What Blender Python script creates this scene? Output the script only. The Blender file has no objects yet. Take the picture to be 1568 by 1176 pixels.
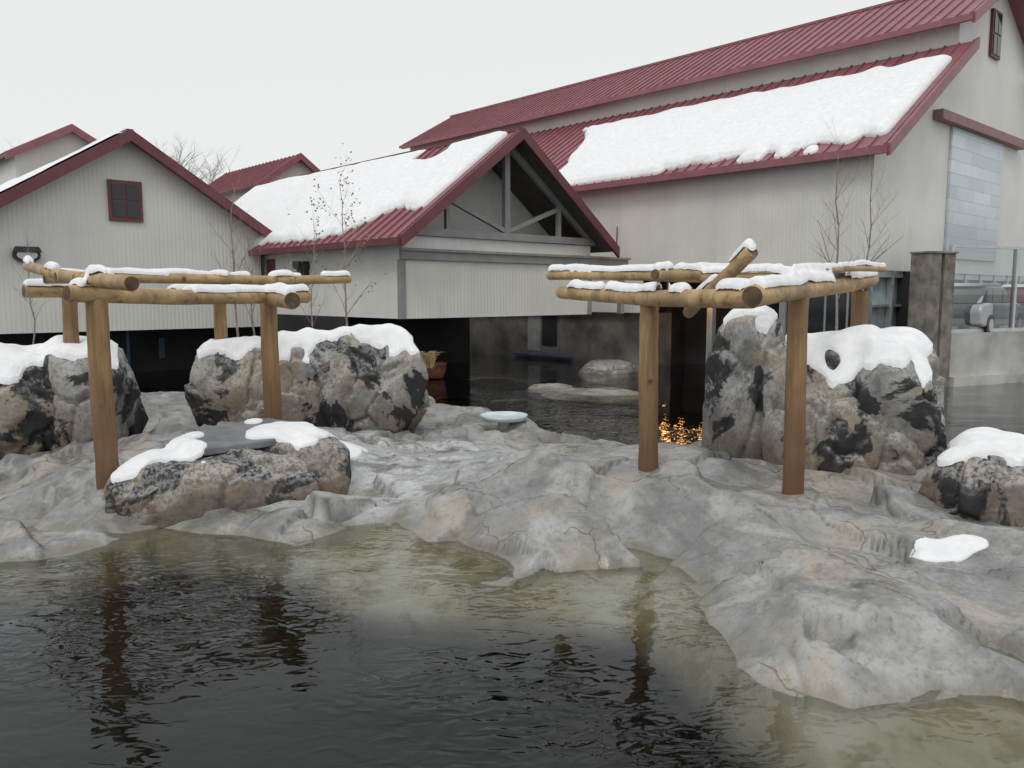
import bpy, math, random
import numpy as np
from mathutils import Vector
from mathutils.bvhtree import BVHTree
random.seed(4)
scene=bpy.context.scene
scene.view_settings.view_transform='Standard'
try: scene.view_settings.look='None'
except Exception: pass
scene.view_settings.exposure=0

# ------------------------------------------------------------------ numpy noise
def h3(ix,iy,iz,seed=0):
    h=(ix.astype(np.int64)*374761393+iy.astype(np.int64)*668265263+iz.astype(np.int64)*1442695041+seed*974634777)&0xffffffff
    h=((h^(h>>13))*1274126177)&0xffffffff
    h=((h^(h>>16))*2246822519)&0xffffffff
    return ((h^(h>>13))&0xffffff)/float(0xffffff)
def vn(x,y,z=None,seed=0):
    x=np.asarray(x,float);y=np.asarray(y,float)
    z=np.zeros_like(x) if z is None else z
    ix,iy,iz=np.floor(x),np.floor(y),np.floor(z)
    fx,fy,fz=x-ix,y-iy,z-iz
    fx=fx*fx*(3-2*fx);fy=fy*fy*(3-2*fy);fz=fz*fz*(3-2*fz)
    r=0
    for a in (0,1):
        for b in (0,1):
            for c in (0,1):
                w=(fx if a else 1-fx)*(fy if b else 1-fy)*(fz if c else 1-fz)
                r=r+w*h3(ix+a,iy+b,iz+c,seed)
    return r*2-1
def fbm(x,y,z=None,o=5,seed=0,g=.5):
    z=np.zeros_like(np.asarray(x,float)) if z is None else z
    r=0;a=1;f=1
    for i in range(o):
        r=r+a*vn(x*f,y*f,z*f,seed+i*17);a*=g;f*=2.03
    return r
def cell2(x,y,seed=0):
    ix,iy=np.floor(x),np.floor(y);z=np.zeros_like(ix)
    F1=np.full(x.shape,9.);F2=np.full(x.shape,9.);cx=np.zeros(x.shape);cy=np.zeros(x.shape);sx=np.zeros(x.shape);sy=np.zeros(x.shape)
    for a in (-1,0,1):
        for b in (-1,0,1):
            jx=ix+a;jy=iy+b
            px=jx+h3(jx,jy,z,seed+1);py=jy+h3(jx,jy,z,seed+2)
            d=np.hypot(x-px,y-py);n=d<F1
            F2=np.where(n,F1,np.minimum(F2,d))
            cx=np.where(n,jx,cx);cy=np.where(n,jy,cy);sx=np.where(n,px,sx);sy=np.where(n,py,sy)
            F1=np.where(n,d,F1)
    return F1,F2,h3(cx,cy,z,seed+3),h3(cx,cy,z,seed+4)*2-1,h3(cx,cy,z,seed+5)*2-1,x-sx,y-sy
def cell3(x,y,z,seed=0):
    ix,iy,iz=np.floor(x),np.floor(y),np.floor(z)
    F1=np.full(x.shape,9.);F2=np.full(x.shape,9.);I=[np.zeros(x.shape) for _ in range(3)]
    for a in (-1,0,1):
        for b in (-1,0,1):
            for c in (-1,0,1):
                jx=ix+a;jy=iy+b;jz=iz+c
                px=jx+h3(jx,jy,jz,seed+1);py=jy+h3(jx,jy,jz,seed+2);pz=jz+h3(jx,jy,jz,seed+6)
                d=np.sqrt((x-px)**2+(y-py)**2+(z-pz)**2);n=d<F1
                F2=np.where(n,F1,np.minimum(F2,d))
                I=[np.where(n,j,k) for j,k in zip((jx,jy,jz),I)]
                F1=np.where(n,d,F1)
    return F1,F2,h3(I[0],I[1],I[2],seed+3)
def sm(x,a,b):
    t=np.clip((x-a)/(b-a),0,1);return t*t*(3-2*t)
def polysd(x,y,P):
    d=np.full(x.shape,1e9);ins=np.zeros(x.shape,bool)
    n=len(P)
    for i in range(n):
        x1,y1=P[i];x2,y2=P[(i+1)%n]
        ex,ey=x2-x1,y2-y1
        t=np.clip(((x-x1)*ex+(y-y1)*ey)/(ex*ex+ey*ey+1e-12),0,1)
        d=np.minimum(d,np.hypot(x-x1-t*ex,y-y1-t*ey))
        c=((y1>y)!=(y2>y))&(x<(x2-x1)*(y-y1)/((y2-y1) if y2!=y1 else 1e-9)+x1)
        ins^=c
    return np.where(ins,d,-d)
def blur(A,r,it=2,mode='edge'):
    for _ in range(it):
        for ax in (0,1):
            P=np.pad(A,[(r,r) if a==ax else (0,0) for a in (0,1)],mode=mode)
            c=np.cumsum(P,axis=ax);z=np.zeros_like(np.take(c,[0],ax));c=np.concatenate([z,c],ax);n=A.shape[ax]
            A=(np.take(c,range(2*r+1,2*r+1+n),ax)-np.take(c,range(0,n),ax))/(2*r+1)
    return A
def clip_grid(P,e,c,drop):
    """quads of a point grid kept where e>c, boundary cut along the smooth contour, with a skirt"""
    ny,nx=e.shape;ins=e>c;idx=-np.ones(e.shape,int);idx[ins]=np.arange(ins.sum())
    V=P[ins].tolist();F=[]
    q=[ins[:-1,:-1],ins[:-1,1:],ins[1:,1:],ins[1:,:-1]]
    full=q[0]&q[1]&q[2]&q[3];anyy=(q[0]|q[1]|q[2]|q[3])&~full
    ids=[idx[:-1,:-1],idx[:-1,1:],idx[1:,1:],idx[1:,:-1]]
    F=np.stack([i[full] for i in ids],-1).tolist()
    cache={};sk={}
    def edge(a,b):
        k=(min(a,b),max(a,b))
        if k not in cache:
            ea,eb=e[a],e[b];t=(c-ea)/(eb-ea) if eb!=ea else .5
            t=min(max(t,.0),1.)
            V.append((P[a]*(1-t)+P[b]*t).tolist());cache[k]=len(V)-1
        return cache[k]
    def skirt(i):
        if i not in sk:
            v=V[i];V.append([v[0]+drop[0],v[1]+drop[1],v[2]+drop[2]]);sk[i]=len(V)-1
        return sk[i]
    for j,i in zip(*np.nonzero(anyy)):
        cs=[(j,i),(j,i+1),(j+1,i+1),(j+1,i)];poly=[];cut=[]
        for k in range(4):
            a,b=cs[k],cs[(k+1)%4]
            if ins[a]: poly.append(idx[a])
            if ins[a]!=ins[b]:
                v=edge(a,b);poly.append(v);cut.append((v,bool(ins[a])))
        if len(poly)>=3: F.append([int(x) for x in poly])
        if len(cut)==2:
            o=[v for v,x in cut if x][0];n=[v for v,x in cut if not x][0]
            F.append([n,o,skirt(o),skirt(n)])
    return V,F

# ------------------------------------------------------------------ mesh helpers
def mkobj(name,V,F,mat=None,parent=None,smooth=False,loc=None):
    me=bpy.data.meshes.new(name)
    me.from_pydata([tuple(v) for v in V],[],[tuple(f) for f in F]);me.update()
    if smooth: me.polygons.foreach_set('use_smooth',[True]*len(me.polygons))
    o=bpy.data.objects.new(name,me);scene.collection.objects.link(o)
    if mat: me.materials.append(mat)
    if parent: o.parent=parent
    if loc: o.location=loc
    return o
def empty(name,loc=(0,0,0),rz=0):
    e=bpy.data.objects.new(name,None);scene.collection.objects.link(e)
    e.location=loc;e.rotation_euler=(0,0,rz);return e
class MB:
    def __init__(s): s.V=[];s.F=[]
    def quad(s,*p):
        n=len(s.V);s.V+=list(p);s.F.append(tuple(range(n,n+len(p))));return s
    def box(s,x0,x1,y0,y1,z0,z1):
        n=len(s.V)
        s.V+=[(x0,y0,z0),(x1,y0,z0),(x1,y1,z0),(x0,y1,z0),(x0,y0,z1),(x1,y0,z1),(x1,y1,z1),(x0,y1,z1)]
        s.F+=[(n,n+3,n+2,n+1),(n+4,n+5,n+6,n+7),(n,n+1,n+5,n+4),(n+1,n+2,n+6,n+5),(n+2,n+3,n+7,n+6),(n+3,n,n+4,n+7)];return s
    def prism(s,poly,axis,a,b):
        n=len(s.V);k=len(poly)
        for e in (a,b):
            for p in poly:
                s.V.append((p[0],e,p[1]) if axis=='y' else (e,p[0],p[1]))
        s.F.append(tuple(range(n,n+k)));s.F.append(tuple(range(n+2*k-1,n+k-1,-1)))
        for i in range(k):
            j=(i+1)%k;s.F.append((n+i,n+k+i,n+k+j,n+j))
        return s
    def beam(s,p,q,w,h):
        p=Vector(p);q=Vector(q);d=(q-p).normalized()
        up=Vector((0,0,1)) if abs(d.z)<.95 else Vector((0,1,0))
        a=d.cross(up).normalized()*w/2;b=a.cross(d).normalized()*h/2
        n=len(s.V)
        for c in (p,q):
            for e,f in ((-1,-1),(1,-1),(1,1),(-1,1)): s.V.append(tuple(c+a*e+b*f))
        s.F+=[(n,n+1,n+2,n+3),(n+7,n+6,n+5,n+4)]+[(n+i,n+4+i,n+4+(i+1)%4,n+(i+1)%4) for i in range(4)]
        return s
    def tube(s,P,R,k=6,cap=True,wob=0,seed=0):
        P=[Vector(p) for p in P];n0=len(s.V);m=len(P)
        d=(P[-1]-P[0]).normalized();up=Vector((0,0,1)) if abs(d.z)<.9 else Vector((1,0,0))
        rr=random.Random(seed)
        for i,p in enumerate(P):
            t=(P[min(i+1,m-1)]-P[max(i-1,0)]).normalized()
            a=t.cross(up).normalized();b=a.cross(t)
            for j in range(k):
                an=2*math.pi*j/k;r=R[i]*(1+wob*math.sin(3*an+i*.9+seed)*.5+wob*rr.uniform(-.5,.5))
                s.V.append(tuple(p+a*math.cos(an)*r+b*math.sin(an)*r))
        for i in range(m-1):
            for j in range(k):
                q=(j+1)%k;s.F.append((n0+i*k+j,n0+i*k+q,n0+(i+1)*k+q,n0+(i+1)*k+j))
        if cap:
            s.F.append(tuple(n0+j for j in range(k-1,-1,-1)));s.F.append(tuple(n0+(m-1)*k+j for j in range(k)))
        return s
    def lathe(s,prof,c=(0,0,0),k=32):
        n=len(s.V);m=len(prof)
        for r,z in prof:
            for j in range(k):
                a=2*math.pi*j/k;s.V.append((c[0]+r*math.cos(a),c[1]+r*math.sin(a),c[2]+z))
        for i in range(m-1):
            for j in range(k):
                q=(j+1)%k;s.F.append((n+i*k+j,n+i*k+q,n+(i+1)*k+q,n+(i+1)*k+j))
        s.F.append(tuple(n+j for j in range(k-1,-1,-1)));s.F.append(tuple(n+(m-1)*k+j for j in range(k)));return s
    def ob(s,name,mat,parent=None,smooth=False): return mkobj(name,s.V,s.F,mat,parent,smooth)

# ------------------------------------------------------------------ materials
class NT:
    def __init__(s,name):
        s.m=bpy.data.materials.new(name);s.m.use_nodes=True;s.t=s.m.node_tree;s.n=s.t.nodes;s.l=s.t.links
        s.b=s.n['Principled BSDF'];s.out=s.n['Material Output']
        s.tc=s.n.new('ShaderNodeTexCoord').outputs['Object'];s.geo=s.n.new('ShaderNodeNewGeometry')
    def L(s,a,b): s.l.new(a,b)
    def setv(s,sock,v):
        if isinstance(v,bpy.types.NodeSocket): s.L(v,sock)
        else: sock.default_value=v
    def noise(s,sc,det=5,rough=.55,vec=None,dist=0,out='Fac'):
        n=s.n.new('ShaderNodeTexNoise');n.inputs['Scale'].default_value=sc;n.inputs['Detail'].default_value=det
        n.inputs['Roughness'].default_value=rough;n.inputs['Distortion'].default_value=dist
        s.L(vec or s.tc,n.inputs['Vector']);return n.outputs[out]
    def vor(s,sc,feat='DISTANCE_TO_EDGE',vec=None):
        n=s.n.new('ShaderNodeTexVoronoi');n.feature=feat;n.inputs['Scale'].default_value=sc;s.L(vec or s.tc,n.inputs['Vector']);return n.outputs['Distance']
    def mapv(s,sc,vec=None):
        n=s.n.new('ShaderNodeMapping');n.inputs['Scale'].default_value=sc;s.L(vec or s.tc,n.inputs['Vector']);return n.outputs['Vector']
    def rng(s,v,a,b,c=0,d=1):
        n=s.n.new('ShaderNodeMapRange');n.interpolation_type='SMOOTHSTEP';s.L(v,n.inputs[0])
        for i,x in enumerate((a,b,c,d)): n.inputs[i+1].default_value=x
        return n.outputs[0]
    def mix(s,f,a,b,bt='MIX'):
        n=s.n.new('ShaderNodeMix');n.data_type='RGBA';n.blend_type=bt
        s.setv(n.inputs[0],f)
        for i,v in ((6,a),(7,b)):
            s.setv(n.inputs[i],(*v,1) if isinstance(v,tuple) and len(v)==3 else v)
        return n.outputs[2]
    def math(s,op,a,b=0):
        n=s.n.new('ShaderNodeMath');n.operation=op;s.setv(n.inputs[0],a);s.setv(n.inputs[1],b);return n.outputs[0]
    def xyz(s,v):
        n=s.n.new('ShaderNodeSeparateXYZ');s.L(v,n.inputs[0]);return n.outputs
    def bump(s,h,st=.5,dist=.02,prev=None):
        n=s.n.new('ShaderNodeBump');n.inputs['Strength'].default_value=st;n.inputs['Distance'].default_value=dist
        s.L(h,n.inputs['Height'])
        if prev: s.L(prev,n.inputs['Normal'])
        return n.outputs[0]
    def near(s,cx,cy,kx,ky,a,b):
        d=s.n.new('ShaderNodeVectorMath');d.operation='DISTANCE';s.L(s.mapv((kx,ky,0)),d.inputs[0]);d.inputs[1].default_value=(cx*kx,cy*ky,0)
        return s.rng(d.outputs['Value'],a,b,1,0)
    def fin(s,col=None,rough=.7,nrm=None,metal=0,spec=None):
        if col is not None: s.setv(s.b.inputs['Base Color'],(*col,1) if isinstance(col,tuple) and len(col)==3 else col)
        s.setv(s.b.inputs['Roughness'],rough);s.b.inputs['Metallic'].default_value=metal
        if spec is not None: s.setv(s.b.inputs['Specular IOR Level'],spec)
        if nrm: s.L(nrm,s.b.inputs['Normal'])
        return s.m
def simple(name,col,rough=.6,var=.15,sc=3,metal=0,bump=.1):
    t=NT(name);n=t.noise(sc,3)
    dark=tuple(c*(1-var) for c in col);lite=tuple(min(1,c*(1+var)) for c in col)
    c=t.mix(t.rng(n,.3,.7),dark,lite)
    return t.fin(c,rough,t.bump(n,bump,.02) if bump else None,metal)

def rock_mat(name,boulder=False):
    t=NT(name);P=t.xyz(t.geo.outputs['Position']);z=P[2];N=t.xyz(t.geo.outputs['Normal'])[2]
    n2=t.noise(2.0,5,.62);n3=t.noise(17,3,.7);n4=t.noise(.75,3,.6,dist=.4)
    if boulder:
        b=t.bump(t.math('ADD',n2,t.math('MULTIPLY',n3,.38)),.6,.05)
        c=t.mix(t.rng(n2,.38,.62),(.16,.157,.15),(.37,.365,.35))
        c=t.mix(t.rng(n4,.47,.58,0,.8),c,(.33,.26,.19))
        low=t.rng(z,.2,1.5,1,0)
        c=t.mix(t.math('MULTIPLY',low,t.rng(n2,.35,.55,.2,.8)),c,(.17,.12,.088))
        dk=t.rng(t.noise(.95,5,.6,dist=.7),.505,.535)
        c=t.mix(t.math('MULTIPLY',dk,.95),c,(.014,.015,.018))
        fr=t.math('MULTIPLY',t.rng(N,.05,.75),t.rng(n3,.38,.6))
        c=t.mix(t.math('MULTIPLY',fr,.5),c,(.52,.52,.51))
        c=t.mix(t.rng(n3,.3,.55,.35,0),c,(.03,.03,.03))
        wet=t.rng(z,-.05,.45,1,0)
        c=t.mix(t.math('MULTIPLY',wet,.5),c,(.06,.05,.035))
        return t.fin(c,t.rng(n2,.3,.7,.5,.85),b,0,.4)
    c=t.mix(t.rng(n2,.34,.66),(.195,.195,.19),(.40,.40,.39))
    c=t.mix(t.rng(n4,.50,.62,0,.62),c,(.38,.315,.25))
    wetp=t.rng(t.noise(.6,4,.65,dist=.9),.44,.52,1,0)
    c=t.mix(t.math('MULTIPLY',wetp,.5),c,(.14,.142,.142))
    ice=t.math('MAXIMUM',t.near(-1.2,12.4,.42,.36,.45,1.0),t.near(-2.2,10.6,.6,.7,.4,1.0))
    ice=t.math('MULTIPLY',ice,t.rng(n2,.36,.5))
    c=t.mix(t.math('MULTIPLY',ice,.8),c,(.60,.615,.62))
    c=t.mix(t.rng(n3,.28,.52,.45,0),c,(.10,.097,.09))
    pale=t.math('MULTIPLY',t.rng(N,.93,1),t.rng(n3,.52,.68,0,.3))
    c=t.mix(pale,c,(.56,.56,.56))
    # thin dark joint lines, drawn in distorted slabs
    cw=t.noise(1.4,3,.55,out='Color')
    sc_=t.n.new('ShaderNodeVectorMath');sc_.operation='SCALE';t.L(cw,sc_.inputs[0]);sc_.inputs['Scale'].default_value=.6
    ad=t.n.new('ShaderNodeVectorMath');ad.operation='ADD';t.L(t.mapv((.9,.7,.4)),ad.inputs[0]);t.L(sc_.outputs[0],ad.inputs[1])
    ve=t.vor(1.0,vec=ad.outputs[0])
    line=t.math('MULTIPLY',t.rng(ve,.002,.012,1,0),t.rng(n4,.50,.56))
    cr=t.n.new('ShaderNodeAttribute');cr.attribute_name='crack'
    lc=t.math('MAXIMUM',t.math('MULTIPLY',line,.75),t.math('MULTIPLY',cr.outputs['Fac'],.85))
    c=t.mix(t.math('MULTIPLY',lc,.85),c,(.045,.042,.038))
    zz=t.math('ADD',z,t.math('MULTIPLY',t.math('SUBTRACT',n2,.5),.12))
    wet=t.rng(zz,.0,.10,1,0)
    c=t.mix(t.math('MULTIPLY',wet,.5),c,(.19,.155,.10))
    alg=t.mix(t.rng(n4,.4,.6),(.33,.30,.21),(.42,.40,.34))
    alg=t.mix(t.rng(n2,.50,.64,0,.8),alg,(.17,.14,.055))
    c=t.mix(t.rng(zz,-.08,.02,1,0),c,alg)
    c=t.mix(t.rng(zz,-.56,-.20,1,0),c,(.008,.010,.011))  # near-black with depth: light lost in deep water, painted into the rock colour
    above=t.rng(z,-.03,.01)
    r=t.math('ADD',t.rng(t.math('MAXIMUM',wetp,ice),0,1,.36,.13),t.rng(n3,.3,.7,0,.13))
    r=t.math('ADD',r,t.math('SUBTRACT',1,above))
    hh=t.math('ADD',n2,t.math('MULTIPLY',n3,.30))
    b=t.bump(hh,.55,.045)
    return t.fin(c,r,b,0,t.math('MULTIPLY',above,.65))
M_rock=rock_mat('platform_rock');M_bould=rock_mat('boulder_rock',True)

t=NT('snow');n=t.noise(6,4);c=t.mix(t.rng(n,.3,.7),(.80,.82,.85),(.90,.905,.91))
b=t.bump(n,.5,.05)
M_snow=t.fin(c,.65,b,0,.3)

t=NT('pool_water')
fr=t.n.new('ShaderNodeFresnel');fr.inputs['IOR'].default_value=1.33
gl=t.n.new('ShaderNodeBsdfGlossy');gl.inputs['Roughness'].default_value=.0;gl.inputs['Color'].default_value=(.97,.98,1,1)
tr=t.n.new('ShaderNodeBsdfTransparent');tr.inputs['Color'].default_value=(.90,.92,.89,1)
v1=t.mapv((1,1.7,1))
w=t.noise(1.1,1,.5,vec=v1,dist=.8);w2=t.noise(3.8,1,.45,vec=v1,dist=1.4)
patch=t.rng(t.noise(.35,1),.40,.6,.22,1)
hw=t.math('MULTIPLY',t.math('ADD',t.math('MULTIPLY',w,2.0),w2),patch)
b=t.bump(hw,.5,.024)
for x in (fr,gl): t.L(b,x.inputs['Normal'])
m1=t.n.new('ShaderNodeMixShader');t.L(fr.outputs[0],m1.inputs[0]);t.L(tr.outputs[0],m1.inputs[1]);t.L(gl.outputs[0],m1.inputs[2])
t.L(m1.outputs[0],t.out.inputs['Surface']);M_water=t.m

def siding(name,col):
    t=NT(name);p=t.xyz(t.tc)
    s=t.math('ADD',p[0],p[1])
    cor=t.math('SINE',t.math('MULTIPLY',s,2*math.pi/.13))
    fr=t.math('FRACT',t.math('DIVIDE',s,1.05));seam=t.rng(fr,.0,.03,1,0)
    n=t.noise(.5,3);st=t.noise(1.2,3,vec=t.mapv((1,1,.12)))
    c=t.mix(t.rng(n,.3,.7),tuple(x*.93 for x in col),tuple(x*1.04 for x in col))
    c=t.mix(t.rng(st,.5,.8,0,.2),c,tuple(x*.65 for x in col))
    c=t.mix(t.math('MULTIPLY',seam,.2),c,tuple(x*.6 for x in col))
    return t.fin(c,.55,t.bump(cor,.17,.018),0,.35)
M_sid=siding('corrugated_siding',(.69,.68,.645))
M_red=simple('red_metal_roof',(.26,.095,.11),.45,.12,1.5)
M_redd=simple('dark_red_trim',(.14,.038,.045),.5,.15,2)
M_grey=simple('grey_painted_steel',(.25,.25,.25),.5,.12,2)
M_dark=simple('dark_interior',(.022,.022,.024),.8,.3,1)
M_conc=simple('stained_concrete',(.17,.16,.15),.85,.45,.9,bump=.3)
M_concl=simple('pale_concrete',(.42,.41,.39),.85,.25,.8,bump=.25)
M_blk=simple('black_trim',(.02,.02,.022),.4,.2,3)
M_soffit=simple('soffit',(.09,.08,.075),.7,.2,2)
M_asph=simple('snowy_asphalt',(.4,.4,.41),.85,.4,.12,bump=.4)
M_steel=simple('brushed_steel',(.5,.51,.52),.35,.1,5,metal=.6)
t=NT('insulated_wall_panel');p=t.xyz(t.tc)
rz=t.math('FRACT',t.math('DIVIDE',p[2],.42));row=t.math('FLOOR',t.math('DIVIDE',p[2],.42))
wn=t.n.new('ShaderNodeTexWhiteNoise');wn.noise_dimensions='2D'
cv=t.n.new('ShaderNodeCombineXYZ');t.L(row,cv.inputs[0]);t.L(t.math('FLOOR',t.math('DIVIDE',t.math('ADD',p[0],t.math('MULTIPLY',row,.7)),1.6)),cv.inputs[1]);t.L(cv.outputs[0],wn.inputs['Vector'])
c=t.mix(wn.outputs['Value'],(.50,.55,.59),(.74,.78,.81));c=t.mix(t.noise(3,3),c,t.mix(.35,c,(.3,.34,.38)));c=t.mix(t.rng(rz,.91,.98,0,.7),c,(.26,.29,.31))
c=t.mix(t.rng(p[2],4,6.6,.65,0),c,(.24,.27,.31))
M_panel=t.fin(c,.3)
def glassm(name,tint,ior=1.45):
    t=NT(name);fr=t.n.new('ShaderNodeFresnel');fr.inputs['IOR'].default_value=ior
    gl=t.n.new('ShaderNodeBsdfGlossy');gl.inputs['Roughness'].default_value=.02
    tr=t.n.new('ShaderNodeBsdfTransparent');tr.inputs['Color'].default_value=(*tint,1)
    m=t.n.new('ShaderNodeMixShader');t.L(fr.outputs[0],m.inputs[0]);t.L(tr.outputs[0],m.inputs[1]);t.L(gl.outputs[0],m.inputs[2]);t.L(m.outputs[0],t.out.inputs['Surface']);return t.m
M_glass=glassm('clear_glass',(.72,.80,.80),2.2)
M_wing=simple('dark_window_glass',(.02,.022,.025),.06,.1,1,bump=0)

def woodm(name,col,ver=False):
    t=NT(name)
    n=t.noise(3,3,.6,vec=t.mapv((3,3,.35) if ver else (1,1,1)));n2=t.noise(11,4,.6,vec=t.mapv((5,5,.25) if ver else (1,1,1)));n3=t.noise(1.3,3)
    c=t.mix(t.rng(n,.3,.7),tuple(x*.6 for x in col),tuple(x*1.15 for x in col))
    c=t.mix(t.rng(n3,.45,.65,0,.6),c,(col[0]*.6,col[1]*.6,col[2]*.7))
    kn=t.vor(2.6,'F1');c=t.mix(t.rng(kn,.05,.13,.8,0),c,(.06,.03,.015))
    c=t.mix(t.rng(n2,.52,.72,0,.6),c,(.09,.05,.025))
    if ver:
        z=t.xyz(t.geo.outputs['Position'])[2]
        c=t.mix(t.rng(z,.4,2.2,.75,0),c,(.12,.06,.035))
    return t.fin(c,.6,t.bump(n2,.5,.012),0,.35)
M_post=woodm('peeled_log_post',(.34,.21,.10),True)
M_log=woodm('peeled_log_beam',(.50,.34,.17))
M_end=simple('log_end_grain',(.11,.07,.04),.8,.4,8)
M_bark=simple('sapling_bark',(.26,.21,.18),.8,.3,8)
M_fuzz=simple('distant_bark',(.40,.39,.38),.9,.2,1)
M_leaf=simple('dead_leaves',(.24,.13,.07),.8,.4,5)

# ------------------------------------------------------------------ terrain
PLAT=[(-12,8.1),(-7,7.8),(-5.17,7.99),(-4.62,8.2),(-4.23,8.74),(-4.2,9.1),(-3.10,8.89),(-2.34,8.51),(-1.96,9.06),(-1.54,9.41),(-1.05,8.89),(-.3,8.24),(.29,7.65),(.57,7.99),(1.21,8.35),(1.74,7.93),(1.66,6.89),(1.76,6.27),(1.92,5.49),(2.21,5.19),(2.64,5.08),(2.95,5.25),(3.35,5.35),(5,5),(7.5,5),(9.5,6.5),(10,9),(9,12),(8.3,13.1),(8,15.2),(6,15.2),(3.7,14.0),(2.4,13.7),(1.7,14.4),(.34,16.4),(-.97,18.6),(-2.3,20),(-4,18.5),(-7.1,17.8),(-8.4,18.8),(-11.2,17.4),(-12,17)]
SHELF=[(-2.9,9.6),(-2.2,8.4),(-1.87,7.38),(-.51,7.0),(.4,6.9),(1.1,6.8),(1.4,6.1),(1.5,5.4),(1.7,4.6),(2.6,4.0),(5,4.0),(7,5),(7,9),(0,10)]
xs=np.arange(-12.6,10.6,.04)
ys=[3.2]
while ys[-1]<20.8: ys.append(ys[-1]+.028+.0033*(ys[-1]-3))
ys=np.array(ys)
X,Y=np.meshgrid(xs,ys)
def terrain_h(X,Y):
    wx=fbm(X*.9,Y*.9,o=3,seed=3)*.16;wy=fbm(X*.9+40,Y*.9,o=3,seed=5)*.16
    d=polysd(X+wx*.6,Y+wy*.6,PLAT);ds=polysd(X+wx,Y+wy,SHELF)
    dp=np.maximum(d,0);dm=np.maximum(-d,0)
    ins=.25*(1-np.exp(-dp/.45))
    w=sm(ds,-.35,.25)
    out=-w*(.24*(1-np.exp(-dm/.5))+.26*sm(dm,.6,2.0))-(1-w)*1.8*(1-np.exp(-dm/.40))
    h=np.where(d>0,ins,out)
    g=lambda cx,cy,r,a:a*np.exp(-((X-cx)**2+(Y-cy)**2)/(r*r))
    on=sm(d,0,1.)
    h+=on*(g(1.3,10.6,2.0,.26)+g(-3.7,12.6,1.6,.27)+g(.2,9.8,1.5,.14)+g(5.5,9.5,2.5,.15)+g(2.6,7.5,1.2,.12)-g(-1.4,12.4,1.6,.06)-g(3.1,8.2,.5,.13)-g(-2.2,10.4,.9,.12))
    flat=(1-.75*np.exp(-((X+1.3)**2+(Y-12.4)**2)/4))
    amp=sm(h,-1.2,.05)*flat
    q=fbm(X*.42+Y*.18,Y*.55-X*.12,o=3,seed=61,g=.40)*.26+.05*(X*.3-Y*.2)
    k=9.;tq=q*k+3;fl=np.floor(tq);fq=tq-fl
    ter_=(fl+sm(fq,.45,1.0))/k
    h+=amp*sm(d,-.5,.8)*(ter_-3/k-(.05*(X*.3-Y*.2)))*.7
    x2=X*.80+wx*.4+Y*.35;y2=Y*.80+wy*.4-X*.2
    F1,F2,r,tx,ty,dx,dy=cell2(x2,y2,11)
    h+=amp*((r-.5)*.11+(tx*dx+ty*dy)*.20)
    c1=sm(F2-F1,0,.032)
    F1,F2b,r,tx,ty,dx,dy=cell2(X*1.9+wx*1.2+Y*.3,Y*1.4+wy*1.2+X*.5,23)
    m2=.3+.7*sm(vn(X*.45,Y*.45,seed=41),-.3,.3)
    h+=amp*m2*((r-.5)*.055+(tx*dx+ty*dy)*.14)
    c2=sm(F2b-F1,0,.04)
    msk=sm(vn(X*.7,Y*.7,seed=77),-.1,.4)
    crack=np.maximum((1-c1)*sm(vn(X*.6,Y*.6,seed=71),-.25,.25),(1-c2)*msk*.45)
    h-=amp*crack*.03
    h+=amp*(fbm(X*1.6,Y*1.6,o=4,seed=31)*.02+fbm(X*9,Y*9,o=3,seed=33)*.004)
    return h,crack
H,CR=terrain_h(X,Y)
H=.7*H+.3*blur(H,1,1)
ny,nx=X.shape
me=bpy.data.meshes.new('rock_platform')
me.vertices.add(nx*ny);me.vertices.foreach_set('co',np.stack([X,Y,H],-1).ravel())
I=np.arange(nx*ny).reshape(ny,nx)
Q=np.stack([I[:-1,:-1],I[:-1,1:],I[1:,1:],I[1:,:-1]],-1).reshape(-1,4)
me.loops.add(Q.size);me.loops.foreach_set('vertex_index',Q.ravel().astype(np.int32))
me.polygons.add(len(Q));me.polygons.foreach_set('loop_start',np.arange(0,Q.size,4,dtype=np.int32))
me.update(calc_edges=True);me.validate()
at=me.attributes.new('crack','FLOAT','POINT');at.data.foreach_set('value',CR.ravel().astype(np.float32))
me.polygons.foreach_set('use_smooth',[True]*len(me.polygons))
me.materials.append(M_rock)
ter=bpy.data.objects.new('rock_platform',me);scene.collection.objects.link(ter)
def ground_z(x,y):
    h,_=terrain_h(np.array([[float(x)]]),np.array([[float(y)]]));return float(h[0,0])

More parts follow.
